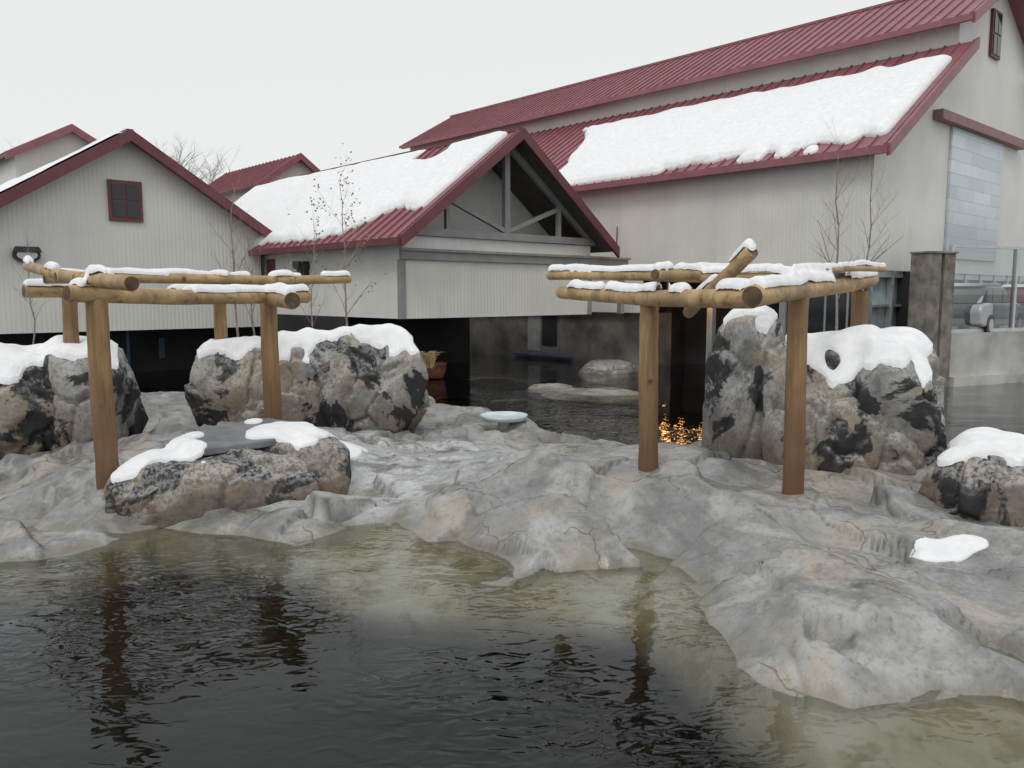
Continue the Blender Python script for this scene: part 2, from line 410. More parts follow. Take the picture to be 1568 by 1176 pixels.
# ------------------------------------------------------------------ boulders
import bmesh
def ico(n):
    b=bmesh.new();bmesh.ops.create_icosphere(b,subdivisions=n,radius=1)
    V=np.array([v.co[:] for v in b.verts]);F=[[v.index for v in f.verts] for f in b.faces];b.free();return V,np.array(F)
ICO={6:ico(6),5:ico(5)}
def hash_seed(n,k): return (sum(map(ord,n))*13+k*29)%97+1
BN=[0]
def boulders(name,lobes,sub=6,mat=None,soft=1.0):
    AV=[];AF=[];off=0;BN[0]+=1
    for k,(cx,cy,cz,rx,ry,rz,rot,p) in enumerate(lobes):
        V,F=ICO[sub];sd=hash_seed(name,k)+BN[0]*7
        r=(np.abs(V)**p).sum(1)**(-1/p)
        S=V*r[:,None]
        rr=np.random.RandomState(sd)
        for _ in range(22):
            n=rr.normal(size=3);n[2]*=.7;n/=np.linalg.norm(n)
            dd=rr.uniform(.90,1.12)
            e=np.maximum(S@n-dd,0);S=S-e[:,None]*n*.85
        W=S*np.array([rx,ry,rz])
        q=W+sd*7.3
        m=min(rx,ry,rz)
        warp=fbm(q[:,0]*1.2,q[:,1]*1.2,q[:,2]*1.2,o=3,seed=sd+50)*.25
        n=fbm(q[:,0]*1.0,q[:,1]*1.0,q[:,2]*.8,o=3,seed=sd)
        F1,F2,rc=cell3(q[:,0]*1.15+warp,q[:,1]*1.15+warp,q[:,2]*.6+warp,sd+9)
        F1b,F2b,rcb=cell3(q[:,0]*2.8+warp*2,q[:,1]*2.8-warp*2,q[:,2]*2.0+warp,sd+19)
        disp=n*.10*m+(rc-.5)*.17*m-(1-sm(F2-F1,0,.10))*.08*m+(rcb-.5)*.05*m
        disp+=fbm(q[:,0]*3,q[:,1]*3,q[:,2]*2,o=4,seed=sd+80)*.03*m*soft+fbm(q[:,0]*12,q[:,1]*12,q[:,2]*12,o=3,seed=sd+60)*.006
        W=W+V*disp[:,None]
        c,s=math.cos(rot),math.sin(rot)
        X_=W[:,0]*c-W[:,1]*s+cx;Y_=W[:,0]*s+W[:,1]*c+cy
        AV.append(np.stack([X_,Y_,W[:,2]+cz],-1));AF.append(F+off);off+=len(V)
    V=np.concatenate(AV);F=np.concatenate(AF)
    return mkobj(name,V.tolist(),F.tolist(),mat or M_bould,None,True)

B_left=boulders('snowy_boulder',[(-8.1,12.9,.7,1.3,1.0,1.1,.1,4),(-6.95,13.2,.7,.85,.9,1.15,.3,3.6),(-9.1,13.2,.6,1.3,1.1,1.1,0,3.6)])
B_mid=boulders('snowy_boulder',[(-5.05,15.2,.75,.85,.9,1.1,.15,4.5),(-4.0,15.35,.85,1.1,1.0,1.15,-.1,4.8),(-2.65,15.4,.85,1.05,1.0,1.15,.1,4.5),(-3.4,15.3,.8,1.0,.9,1.1,0,4),(-4.3,15.0,.5,1.0,.85,.7,0,3.)])
B_right=boulders('snowy_boulder',[(3.55,12.3,1.05,.5,.8,1.35,.25,3.6),(4.25,11.6,.9,.75,.8,1.15,.1,4),(5.1,11.5,.95,.85,.85,1.15,-.1,4.5),(4.65,11.15,.45,1.1,.65,.9,.2,3.4)])
B_fore=boulders('slab_topped_rock',[(-3.75,10.15,.08,1.25,.85,.66,.2,3.4),(-4.3,10.0,.08,.7,.7,.55,-.3,3.2),(-2.95,11.0,.2,.75,.75,.6,.5,3)])
B_edge=boulders('low_boulder',[(5.9,9.4,.28,1.1,.8,.68,.15,3.4),(6.9,8.6,.3,1.2,1.0,.72,0,3.4)])
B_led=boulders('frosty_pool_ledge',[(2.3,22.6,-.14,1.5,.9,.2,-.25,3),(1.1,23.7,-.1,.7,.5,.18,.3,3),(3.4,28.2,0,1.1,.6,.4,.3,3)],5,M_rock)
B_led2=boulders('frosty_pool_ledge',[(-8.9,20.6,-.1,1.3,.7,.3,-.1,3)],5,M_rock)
sl=MB();pts=[(-4.5,10.35),(-3.95,9.95),(-3.1,10.5),(-2.75,11.25),(-3.5,11.6),(-4.2,11.2)]
n=len(pts);zt=[.78,.78,.82,.90,.93,.88]
sl.V=[(x,y,z-.10) for (x,y),z in zip(pts,zt)]+[(x,y,z) for (x,y),z in zip(pts,zt)]
sl.F=[tuple(range(n-1,-1,-1)),tuple(range(n,2*n))]+[(i,(i+1)%n,n+(i+1)%n,n+i) for i in range(n)]
slab=sl.ob('slate_slab',simple('slate',(.17,.175,.185),.5,.25,3,bump=.4))
bv=slab.modifiers.new('b','BEVEL');bv.width=.02;bv.segments=2

# ------------------------------------------------------------------ snow cover
def snow(name,objs,x0,x1,y0,y1,res,thick,mask=None,slope=1.3,zmin=-1,br=3,parent=None,top=6,cut=.5,seed=5,skirt=.10):
    V=[];F=[];o=0
    for ob in objs:
        m=ob.data;V+=[tuple(v.co) for v in m.vertices];F+=[tuple(i+o for i in p.vertices) for p in m.polygons];o=len(V)
    T=BVHTree.FromPolygons(V,F)
    xs=np.arange(x0,x1,res);ys=np.arange(y0,y1,res);X,Y=np.meshgrid(xs,ys)
    Z=np.full(X.shape,np.nan)
    dn=Vector((0,0,-1))
    for j in range(X.shape[0]):
        for i in range(X.shape[1]):
            h=T.ray_cast(Vector((X[j,i],Y[j,i],top)),dn)
            if h[0] is not None: Z[j,i]=h[0].z
    ok=~np.isnan(Z)&(np.nan_to_num(Z,nan=-9)>zmin)
    Zf=np.where(ok,Z,0);wb=blur(ok.astype(float),br,1)
    Zb=blur(Zf,br,1)/np.maximum(wb,1e-3)
    gy,gx=np.gradient(np.where(ok,Zb,np.nan),res);sl=np.nan_to_num(np.hypot(gx,gy),nan=9)
    V0=(ok&(sl<slope)).astype(float)
    if mask is not None: V0=V0*(mask(X,Y)>0)
    e=blur(V0,br,2)
    T_=thick*np.clip((e-cut)/(1-cut),0,1)**.5*(1+.3*fbm(X*1.6,Y*1.6,o=3,seed=seed))
    inn=(e>cut)&ok
    S0=np.where(inn,np.maximum(Zf+.35*T_,Zb+T_),0)
    wi=blur(inn.astype(float),2,1);Sr=blur(S0,2,1)/np.maximum(wi,1e-3)
    wj=blur(inn.astype(float),4,1);Sq=blur(S0,4,1)/np.maximum(wj,1e-3)
    Sr=np.where(wi>.02,Sr,Sq)
    S=np.where(inn,.5*S0+.5*Sr,Sr-.02)
    P=np.stack([X,Y,S],-1)
    e=np.where(wj>.01,e,0)
    Vv,Fq=clip_grid(P,e,cut,(0,0,-skirt))
    return mkobj(name,Vv,Fq,M_snow,parent,True)
def par(child,obj): child.parent=obj
s=snow('snow_cap',[B_left],-10.6,-5.6,11.6,14.6,.035,.13,zmin=1.25,br=2,slope=1.2);par(s,B_left)
s=snow('snow_cap',[B_mid],-6.2,-1.3,13.8,16.8,.035,.13,zmin=1.35,br=2,slope=1.3,mask=lambda X,Y:.65+fbm(X*1.3,Y*1.3,o=4,seed=66));par(s,B_mid)
s=snow('snow_cap',[B_right],2.8,6.3,10,13.4,.03,.15,zmin=1.3,br=2,slope=1.6,mask=lambda X,Y:(X-3.75)+.5*(Y-11.8)+.4*fbm(X*2.5,Y*2.5,o=3,seed=3));par(s,B_right)
s=snow('snow_cap',[B_fore,slab],-5.6,-2.1,9.2,12.2,.03,.07,zmin=.42,br=2,slope=1.0,skirt=.06,mask=lambda X,Y:np.maximum(.62-np.hypot((X+4.5),(Y-10.05)*.9),np.maximum(.5-np.hypot((X+3.0),(Y-11.0)),.45-np.hypot((X+3.35)*.6,(Y-11.65)*2.)))+.4*fbm(X*3,Y*3,o=4,seed=8));par(s,B_fore)
s=snow('snow_cap',[B_edge],4.8,8.2,7.6,10.5,.035,.11,zmin=.68,br=2,slope=1.1,mask=lambda X,Y:(Y-9.0)+.2*vn(X*3,Y*3));par(s,B_edge)
snow('snow_patch',[ter],3.6,4.8,7.3,8.1,.025,.03,br=2,skirt=.05,mask=lambda X,Y:.26-np.hypot((X-4.2)*.7,(Y-7.75)*1.3)+.08*vn(X*5,Y*5))
snow('snow_patch',[ter],-3.3,-1.6,10.8,13.6,.03,.04,br=2,skirt=.05,mask=lambda X,Y:.5-np.hypot((X+2.55)*1.4,(Y-12.1)*.7)+.3*fbm(X*3,Y*3,o=3,seed=12)-.15)

# ------------------------------------------------------------------ water / ground
mkobj('pool_water',[(-34,-10,0),(34,-10,0),(34,46,0),(-34,46,0)],[(0,1,2,3)],M_water)
mkobj('pool_floor',[(-34,-10,-1.9),(34,-10,-1.9),(34,46,-1.9),(-34,46,-1.9)],[(0,1,2,3)],simple('pool_floor',(.010,.012,.013),1,.3,1,bump=0))
bpy.data.materials['pool_floor'].node_tree.nodes['Principled BSDF'].inputs['Specular IOR Level'].default_value=0
inner=[(-34,-10),(34,-10),(34,33.75),(12.75,24.0),(14.2,29.5),(-3,46),(-34,46)]
outer=[(-1500,-1500),(1500,-1500),(1500,500),(1500,900),(1500,1500),(-300,1500),(-1500,1500)]
g=MB()
for i in range(7):
    j=(i+1)%7;g.quad((*inner[i],1.42),(*outer[i],1.42),(*outer[j],1.42),(*inner[j],1.42))
g.ob('ground',M_asph)
w=MB();k=len(inner)
for i in (0,6):
    j=(i+1)%k;w.quad((*inner[i],-2),(*inner[j],-2),(*inner[j],1.41),(*inner[i],1.41))
w.ob('pool_wall',M_conc)

# ------------------------------------------------------------------ buildings
PHI=math.atan2(.673,.739)
def roof_plane(root,x0,z0,x1,z1,y0,y1,th=.12,name='roof',rib=.45):
    b=MB();L=math.hypot(x1-x0,z1-z0);ux,uz=(x1-x0)/L,(z1-z0)/L
    nx,nz=-uz,ux
    if nz<0: nx,nz=-nx,-nz
    poly=[(x0,z0),(x1,z1),(x1+nx*th,z1+nz*th),(x0+nx*th,z0+nz*th)]
    b.prism(poly,'y',y0,y1)
    y=y0+.02
    while y<y1:
        r=[(x0+nx*(th-.01),z0+nz*(th-.01)),(x1+nx*(th-.01),z1+nz*(th-.01)),(x1+nx*(th+.055),z1+nz*(th+.055)),(x0+nx*(th+.055),z0+nz*(th+.055))]
        b.prism(r,'y',y,y+.04);y+=rib
    return b.ob(name,M_red,root)
def roof_snow(root,x0,z0,x1,z1,y0,y1,mask,th=.25,off=.12,res=.08,name='roof_snow'):
    L=math.hypot(x1-x0,z1-z0);ux,uz=(x1-x0)/L,(z1-z0)/L;nx,nz=-uz,ux
    if nz<0: nx,nz=-nx,-nz
    a=np.arange(0,L+res,res);s=np.arange(y0,y1,res);A,S=np.meshgrid(a,s)
    m=mask(A/L,S)
    e=blur((m>0).astype(float),1,2,'constant')
    T=th*np.clip((e-.42)/.58,0,1)**.5*(1+.3*fbm(A*.6,S*.6,o=4,seed=3))
    T=blur(T,1,1)
    Hh=off+T+.02
    P=np.stack([x0+ux*A+nx*Hh,S,z0+uz*A+nz*Hh],-1)
    V,F=clip_grid(P,e,.42,(-nx*.13,0,-nz*.13))
    return mkobj(name,V,F,M_snow,root,True)
def rake(b,x0,z0,x1,z1,y,d=.32,th=.1):
    b.prism([(x0,z0-d+.16),(x1,z1-d+.16),(x1,z1+.19),(x0,z0+.19)],'y',y-th,y)

R=empty('red_roofed_barn',(10.4,24,0),PHI)
LR=31;W=18.6;xa,xb,xc=5.8,9.3,12.8
ze,zm,zu,zp=7.0,10.75,11.75,13.75
b=MB()
b.quad((0,0,3.4),(0,8.3,3.4),(0,8.3,ze),(0,0,ze)).quad((0,8.3,2),(0,LR,2),(0,LR,ze),(0,8.3,ze))
b.quad((0.0,0,3.4),(W,0,3.4),(W,0,ze),(xc,0,zm),(xc,0,zu),(xb,0,zp),(xa,0,zu),(xa,0,zm),(0,0,ze))
b.quad((0,LR,2),(W,LR,2),(W,LR,ze),(xc,LR,zm),(xc,LR,zu),(xb,LR,zp),(xa,LR,zu),(xa,LR,zm),(0,LR,ze))
b.quad((W,0,1.4),(W,LR,1.4),(W,LR,ze),(W,0,ze))
b.quad((xa,0,zm),(xa,LR,zm),(xa,LR,zu),(xa,0,zu)).quad((xc,0,zm),(xc,LR,zm),(xc,LR,zu),(xc,0,zu))
b.ob('siding_walls',M_sid,R)
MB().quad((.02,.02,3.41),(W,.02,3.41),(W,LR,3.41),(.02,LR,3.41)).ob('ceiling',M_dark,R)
sl=(zm-ze)/xa;su=(zp-zu)/(xb-xa)
roof_plane(R,-.45,ze-.45*sl,xa-.0,zm,-.55,LR+.4,name='lower_roof')
roof_plane(R,W+.45,ze-.45*sl,xc,zm,-.55,LR+.4,name='lower_roof_far',rib=2)
roof_plane(R,xa-.5,zu-.5*su,xb,zp,-.55,LR+.4,name='upper_roof')
roof_plane(R,xc+.5,zu-.5*su,xb,zp,-.55,LR+.4,name='upper_roof_far',rib=2)
b=MB()
rake(b,-.5,ze-.5*sl,xa-.05,zm,-.56);rake(b,W+.5,ze-.5*sl,xc+.05,zm,-.56)
rake(b,xa-.55,zu-.55*su,xb,zp,-.56);rake(b,xc+.55,zu-.55*su,xb,zp,-.56)
b.box(-.62,-.46,-.6,LR,ze-.45*sl-.12,ze-.45*sl+.1)
b.box(xa-.66,xa-.51,-.6,LR,zu-.5*su-.1,zu-.5*su+.1)
b.box(xb-.12,xb+.12,-.58,LR+.4,zp+.1,zp+.2)
b.ob('rake_trim_and_gutter',M_red,R)
b=MB();b.box(4.0,12.3,-.32,-.01,8.2,8.5);b.ob('red_door_header',simple('faded_red_trim',(.26,.14,.13),.6),R)
b=MB();b.box(5.5,10.4,-.09,-.01,3.9,8.19);b.ob('insulated_panel_wall',M_panel,R)
b=MB();b.box(8.55,9.45,-.1,-.01,11.0,12.6);b.ob('gable_window_frame',M_redd,R)
b=MB();b.box(8.66,8.97,-.125,-.101,11.1,11.75).box(9.03,9.34,-.125,-.101,11.1,11.75).box(8.66,8.97,-.125,-.101,11.82,12.5).box(9.03,9.34,-.125,-.101,11.82,12.5);b.ob('gable_window_glass',M_wing,R)
b=MB();b.tube([(-.1,9.5,5.2),(-.12,9.5,4.6),(-.12,9.42,4.3),(-.06,9.5,4.25)],[.02,.02,.02,.02],6);b.ob('hanging_conduit',M_blk,R)
b=MB();b.box(.3,1.75,8.3,20,-1.9,1.99);b.ob('lower_concrete_wall',M_conc,R)
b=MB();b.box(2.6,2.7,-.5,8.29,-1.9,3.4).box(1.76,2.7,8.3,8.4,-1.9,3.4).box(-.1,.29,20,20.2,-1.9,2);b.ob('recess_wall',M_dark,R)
b=MB()
for s in (7.75,5.3,2.6):
    b.box(.0,.22,s,s+.22,-1.9,3.4)
b.box(.05,.14,0,8.3,3.25,3.4).box(.05,.14,0,2.6,1.35,1.45)
for s in (.6,1.3,2.0): b.box(.07,.13,s,s+.06,1.45,3.25)
b.ob('columns_and_mullions',M_grey,R)
b=MB();b.box(.095,.105,.1,2.6,1.46,3.25);b.ob('lower_window_glass',M_wing,R)
b=MB();b.box(.0,.3,0.,2.6,-1.9,1.35);b.ob('window_sill_wall',M_conc,R)
b=MB();b.box(.3,W,.25,.3,1.42,3.4);b.ob('storefront_glass',simple('storefront_glass',(.36,.42,.43),.06,.6,.5,bump=0),R)
b=MB()
for i in range(12): b.box(.3+i*1.5,.42+i*1.5,.05,.24,1.42,3.4)
b.box(.3,W,.1,.24,2.3,2.38).box(.3,W,.08,.24,3.2,3.4);b.ob('storefront_frame',M_steel,R)
b=MB();b.box(.28,.3,14,14.75,.3,1.9);b.ob('door_panel',simple('door_grey',(.36,.36,.36),.5),R)
b=MB();b.box(.27,.3,13,13.85,.55,1.85);b.ob('service_window',M_dark,R)
b=MB();b.box(-.05,.26,12.0,15.5,.12,.16);b.ob('blue_mat',simple('blue_mat',(.04,.10,.26),.6),R)
def m_r(a,S):
    n=fbm(S*1.4,a*5,o=3,seed=6)
    low=a-.035-.035*(vn(S*2.6,a*0+3)+.5)-.03*sm(S,9,-1)
    low2=np.where((a<.10)&(a>.0),vn(S*2.2,a*0,seed=9)-.2+(.03-np.abs(a-.035))*8,-1)
    up=.84+.025*n-a; dg=12.6+3.4*a+.35*n-S
    r=np.minimum(np.minimum(up*5,dg),(S+.25)*1.0)
    return np.minimum(r,np.maximum(low*9,low2))
roof_snow(R,-.45,ze-.45*sl,xa,zm,-.55,17,m_r,.2)

Mb=empty('truss_gable_building',(-3.1,23,0),PHI)
w=7.8;c=w/2;ze,zp=4.5,7.45;sl=(zp-ze)/c;L=17
b=MB()
b.quad((0,0,2),(w,0,2),(w,0,3.65),(0,0,3.65))
b.quad((0,0,2),(0,L,2),(0,L,ze),(0,0,ze)).quad((w,0,2),(w,L,2),(w,L,ze),(w,0,ze))
b.quad((0,1.6,3.6),(w,1.6,3.6),(w,1.6,ze),(c,1.6,zp),(0,1.6,ze))
b.quad((0,L,2),(w,L,2),(w,L,ze),(c,L,zp),(0,L,ze))
b.quad((0.01,-.03,3.98),(w-.01,-.03,3.98),(w-.01,-.03,4.32),(.01,-.03,4.32))
b.ob('siding_walls',M_sid,Mb)
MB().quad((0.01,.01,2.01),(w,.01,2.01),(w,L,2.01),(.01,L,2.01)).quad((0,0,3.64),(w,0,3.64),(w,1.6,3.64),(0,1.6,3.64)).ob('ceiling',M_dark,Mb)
b=MB()
b.box(-.04,w+1.9,-.12,.02,3.66,3.97).box(-.1,w+1.95,-.2,-.121,3.90,3.975).box(-.1,w+.1,-.16,.06,4.34,4.56)
b.box(-.06,.12,-.06,.1,2,3.66).box(w-.1,w+.06,-.06,.1,2,3.66).box(w+1.6,w+1.8,-.05,.12,2.0,3.66)
b.beam((c,-.05,4.5),(c,-.05,zp-.25),.2,.16)
b.beam((c-.05,-.05,4.62),(c-2.3,-.05,5.45),.13,.13).beam((c+.05,-.05,4.62),(c+2.3,-.05,5.45),.13,.13)
b.beam((c-2.3,-.05,4.5),(c-2.3,-.05,zp-2.3*sl-.15),.13,.13).beam((c+2.3,-.05,4.5),(c+2.3,-.05,zp-2.3*sl-.15),.13,.13)
b.beam((-.1,-.05,ze-.12),(c,-.05,zp-.18),.14,.2).beam((w+.1,-.05,ze-.12),(c,-.05,zp-.18),.14,.2)
b.ob('gable_truss',M_grey,Mb)
roof_plane(Mb,-.5,ze-.5*sl,c,zp,-.75,L,name='roof_near')
roof_plane(Mb,w+.5,ze-.5*sl,c,zp,-.75,L,name='roof_far',rib=2)
MB().quad((-.45,-.7,ze-.45*sl-.03),(c,-.7,zp-.03),(c,L,zp-.03),(-.45,L,ze-.45*sl-.03)).quad((w+.45,-.7,ze-.45*sl-.03),(c,-.7,zp-.03),(c,L,zp-.03),(w+.45,L,ze-.45*sl-.03)).ob('soffit',M_soffit,Mb)
b=MB();rake(b,-.55,ze-.55*sl,c,zp,-.76);rake(b,w+.55,ze-.55*sl,c,zp,-.76)
b.box(-.66,-.5,-.8,L,ze-.5*sl-.1,ze-.5*sl+.08);b.box(c-.1,c+.1,-.78,L,zp+.1,zp+.2);b.ob('rake_trim_and_gutter',M_redd,Mb)
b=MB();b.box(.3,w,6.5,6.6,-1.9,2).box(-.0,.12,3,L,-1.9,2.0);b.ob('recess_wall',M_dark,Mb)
b=MB();b.box(-.3,-.02,5.2,5.5,3.2,3.5).box(-.42,-.02,5.15,5.55,3.5,3.75).box(-.36,-.05,5.22,5.48,3.05,3.2);b.ob('wall_lamp_housing',M_blk,Mb)
b=MB();b.box(-.04,-.012,7.6,8.2,2.6,3.9);b.ob('red_wall_panel',M_redd,Mb)
def m_m(a,S):
    n=fbm(S*1.2,a*5,o=3,seed=16)
    low=(a-.05-.22*sm(S,3.6,.5)-.04*n)*6
    hole=np.hypot((a-.93)*3.2,(S-3.2)*.33)-.30+.1*n
    return np.minimum(np.minimum(low,(S+.35)),np.minimum(hole*3,(.99-a)*9))
roof_snow(Mb,-.5,ze-.5*sl,c,zp,-.75,L-.2,m_m,.15)

Lb=empty('left_gable_building',(-15.25,23.1,0),PHI)
w=8.7;c=w/2;ze,zp=4.75,7.5;sl=(zp-ze)/c;L=14
b=MB();b.quad((0,0,1.55),(w,0,1.55),(w,0,ze),(c,0,zp),(0,0,ze)).quad((0,0,1.55),(0,L,1.55),(0,L,ze),(0,0,ze)).quad((w,0,1.55),(w,L,1.55),(w,L,ze),(w,0,ze)).quad((0,L,1.55),(w,L,1.55),(w,L,ze),(c,L,zp),(0,L,ze))
b.ob('siding_walls',M_sid,Lb)
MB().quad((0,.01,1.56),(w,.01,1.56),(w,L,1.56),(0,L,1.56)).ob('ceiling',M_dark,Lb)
roof_plane(Lb,-.5,ze-.5*sl,c,zp,-.55,L,name='roof_near');roof_plane(Lb,w+.5,ze-.5*sl,c,zp,-.55,L,name='roof_far',rib=2)
b=MB();rake(b,-.55,ze-.55*sl,c,zp,-.56);rake(b,w+.55,ze-.55*sl,c,zp,-.56);b.box(c-.1,c+.1,-.58,L,zp+.1,zp+.2);b.ob('rake_trim',M_redd,Lb)
roof_snow(Lb,-.5,ze-.5*sl,c,zp,-.5,L-.2,lambda a,S:np.minimum((a-.04)*5,(.985-a)*5)+.04*vn(S,a*4),.12)
b=MB();b.box(c-.58,c+.42,-.09,-.01,4.95,6.2);b.ob('window_frame',M_redd,Lb)
b=MB()
for i in (0,1):
    for j in (0,1): b.box(c-.48+i*.42,c-.12+i*.42,-.115,-.091,5.08+j*.53,5.55+j*.53)
b.ob('window_glass',M_wing,Lb)
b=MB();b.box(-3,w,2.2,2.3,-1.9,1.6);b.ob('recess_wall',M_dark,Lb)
b=MB();b.box(4.4,4.5,1.0,1.1,-1,1.5).box(5.6,5.8,1.5,1.6,.5,1.2);b.ob('blue_lift_frame',simple('blue_paint',(.015,.05,.09),.5),Lb)
b=MB();el=lambda a,h:[(1.45+a*math.cos(i*.3927),3.82+h*math.sin(i*.3927)) for i in range(16)]
b.prism(el(.36,.22),'y',-.16,-.01).prism([(1.45-.38,3.90),(1.45+.38,3.90),(1.45+.3,4.06),(1.45-.3,4.06)],'y',-.26,-.161)
b.ob('wall_lamp_housing',M_blk,Lb)
b=MB();b.prism(el(.27,.14),'y',-.185,-.161);b.ob('wall_lamp_lens',M_steel,Lb)
b=MB();b.box(-.06,.1,-.05,.06,1.0,ze);b.ob('corner_trim',M_grey,Lb)

def small_gable(name,x,y,z0,ze,zp,w,L):
    r=empty(name,(x,y,0),PHI);c=w/2;sl=(zp-ze)/c
    b=MB();b.quad((0,0,z0),(w,0,z0),(w,0,ze),(c,0,zp),(0,0,ze)).quad((0,0,z0),(0,L,z0),(0,L,ze),(0,0,ze)).quad((w,0,z0),(w,L,z0),(w,L,ze),(w,0,ze)).quad((0,L,z0),(w,L,z0),(w,L,ze),(c,L,zp),(0,L,ze));b.ob('siding_walls',M_sid,r)
    roof_plane(r,-.4,ze-.4*sl,c,zp,-.4,L);roof_plane(r,w+.4,ze-.4*sl,c,zp,-.4,L,name='roof_far',rib=2)
    b=MB();rake(b,-.45,ze-.45*sl,c,zp,-.41);rake(b,w+.45,ze-.45*sl,c,zp,-.41);b.ob('rake_trim',M_red,r);return r
small_gable('background_barn',-22.3,37.5,1.4,9.0,10.3,4.6,9)
small_gable('background_barn',-13.0,43,1.4,8.4,9.9,4.2,9)

Gd=empty('glass_barrier',(12.75,24.0,0),math.atan2(.42,.91))
b=MB();b.box(0,24,-.18,.1,-2,1.55);b.box(0,24,-.35,-.181,-2,.28);b.ob('concrete_curb',M_concl,Gd)
b=MB()
for i in range(9): b.box(i*2.9-.02,i*2.9+.08,-.06,.06,1.55,4.05)
b.box(0,24,-.05,.05,4.05,4.12).box(0,24,-.05,.05,1.553,1.66);b.ob('metal_frame',M_steel,Gd)
b=MB();b.quad((.1,0,1.66),(24,0,1.66),(24,0,4.05),(.1,0,4.05));b.ob('glass',M_glass,Gd)
b=MB();b.box(-1.2,-.68,-.25,.35,-1.9,3.85).box(-.55,-.1,-.25,.3,-1.9,3.85);b.box(-1.24,-.05,-.3,.36,3.852,3.9)
b.ob('board_formed_piers',simple('weathered_boards',(.19,.17,.15),.8,.35,3,bump=.4),Gd)

def car(name,x,y,rz,col,snowy=True):
    r=empty(name,(x,y,1.43),rz)
    body=[(-2.15,.35),(-2.2,.75),(-2.1,.95),(-1.6,1.0),(.95,.98),(2.0,.82),(2.18,.6),(2.15,.32),(1.8,.28),(-1.8,.28)]
    cab=[(-1.95,.98),(-1.55,1.42),(-1.2,1.5),(.0,1.5),(.3,1.42),(1.0,.98)]
    p=simple(name+'_paint',col,.25,.05,1,bump=0)
    b=MB();b.prism([(q[0],q[1]) for q in body],'y',-.86,.86);o=b.ob('body',p,r);m=o.modifiers.new('b','BEVEL');m.width=.07;m.segments=3
    b=MB();b.prism(cab,'y',-.72,.72);o=b.ob('cabin',p,r);m=o.modifiers.new('b','BEVEL');m.width=.06;m.segments=3
    b=MB()
    for s in (-1,1):
        for q in ([(-1.75,1.02),(-1.45,1.38),(-.95,1.43),(-.95,1.02)],[(-.88,1.02),(-.88,1.43),(-.05,1.43),(-.05,1.02)],[(.02,1.02),(.02,1.42),(.25,1.36),(.78,1.02)]):
            b.prism(q,'y',s*.722,s*.735)
    b.ob('side_windows',M_wing,r)
    b=MB()
    for sx in (-1.35,1.35):
        for s in (-1,1): b.tube([(sx,s*.70,.32),(sx,s*.88,.32)],[.33,.33],20)
    b.ob('wheels',M_blk,r)
    b=MB()
    for sx in (-1.35,1.35):
        for s in (-1,1): b.tube([(sx,s*.882,.32),(sx,s*.89,.32)],[.2,.2],14)
    b.ob('hubcaps',M_steel,r)
    b=MB()
    for s in (-1,1): b.box(2.08,2.17,s*.6-.16,s*.6+.16,.6,.74)
    b.ob('headlights',M_steel,r)
    if snowy:
        b=MB();b.prism([(-1.6,1.5),(-1.3,1.6),(0,1.61),(.25,1.5)],'y',-.62,.62);b.prism([(1.0,.985),(1.1,1.06),(1.9,.93),(2.0,.84)],'y',-.7,.7)
        o=b.ob('snow',M_snow,r);m=o.modifiers.new('b','BEVEL');m.width=.05;m.segments=3
car('parked_car',14.9,26.3,PHI,(.4,.41,.42));car('parked_car',18.5,29.1,PHI,(.20,.06,.07))

# ------------------------------------------------------------------ pergolas
def log(b,p,q,r0,r1,seed,k=20,bend=.03):
    p=Vector(p);q=Vector(q);n=18;rr=random.Random(seed);ph=rr.uniform(0,6);P=[];R_=[]
    for i in range(n+1):
        t=i/n;c=p.lerp(q,t)+Vector((math.sin(t*4+ph)*bend,math.cos(t*3+ph)*bend,math.sin(t*5+ph)*bend*.6))
        P.append(c);R_.append((r0+(r1-r0)*t)*(1+rr.uniform(-.03,.03)))
    d=(P[0]-P[1]).normalized();P.insert(0,P[0]+d*.02);R_.insert(0,R_[0]*.9)
    d=(P[-1]-P[-2]).normalized();P.append(P[-1]+d*.02);R_.append(R_[-1]*.9)
    b.tube(P,R_,k,True,.02,seed)
def pergola(name,posts,beams,sx,sd=44,off=.42):
    root=empty(name)
    for i,(x,y,zt,r) in enumerate(posts):
        z0=ground_z(x,y)-.3 if i<2 else .0
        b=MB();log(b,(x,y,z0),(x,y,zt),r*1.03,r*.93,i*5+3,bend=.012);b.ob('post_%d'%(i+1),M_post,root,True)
    obs=[]
    for i,(p,q,r0,r1) in enumerate(beams):
        b=MB();log(b,p,q,r0,r1,i*7+11);o=b.ob('beam_%d'%(i+1),M_log,root,True);obs.append(o)
        o.data.materials.append(M_end)
        for f in o.data.polygons:
            if len(f.vertices)>6: f.material_index=1;f.use_smooth=False
    snow('beam_snow',obs,*sx,.018,.095,br=1,slope=2.6,zmin=2.5,mask=lambda X,Y:fbm(X*1.5,Y*1.5,o=3,seed=sd)+off,cut=.45,parent=root,skirt=.04)
    return root
pergola('log_pergola',[(-5.05,10,2.62,.135),(-3.67,12.4,2.62,.135),(-7.0,13,2.62,.12),(-5.4,15.2,2.62,.12)],
 [((-5.25,9.72,2.70),(-3.2,12.7,2.64),.10,.10),
  ((-7.5,12.6,2.72),(-4.9,15.5,2.70),.10,.09),
  ((-4.18,9.0,2.80),(-7.3,12.4,3.10),.085,.07),
  ((-3.05,11.3,2.60),(-5.9,15.9,2.74),.125,.10),
  ((-6.0,10.8,2.90),(-2.75,14.0,2.95),.075,.07),
  ((-6.9,12.2,2.93),(-3.9,15.2,2.96),.07,.06)],(-7.8,-2.4,8.6,16.2),44,.3)
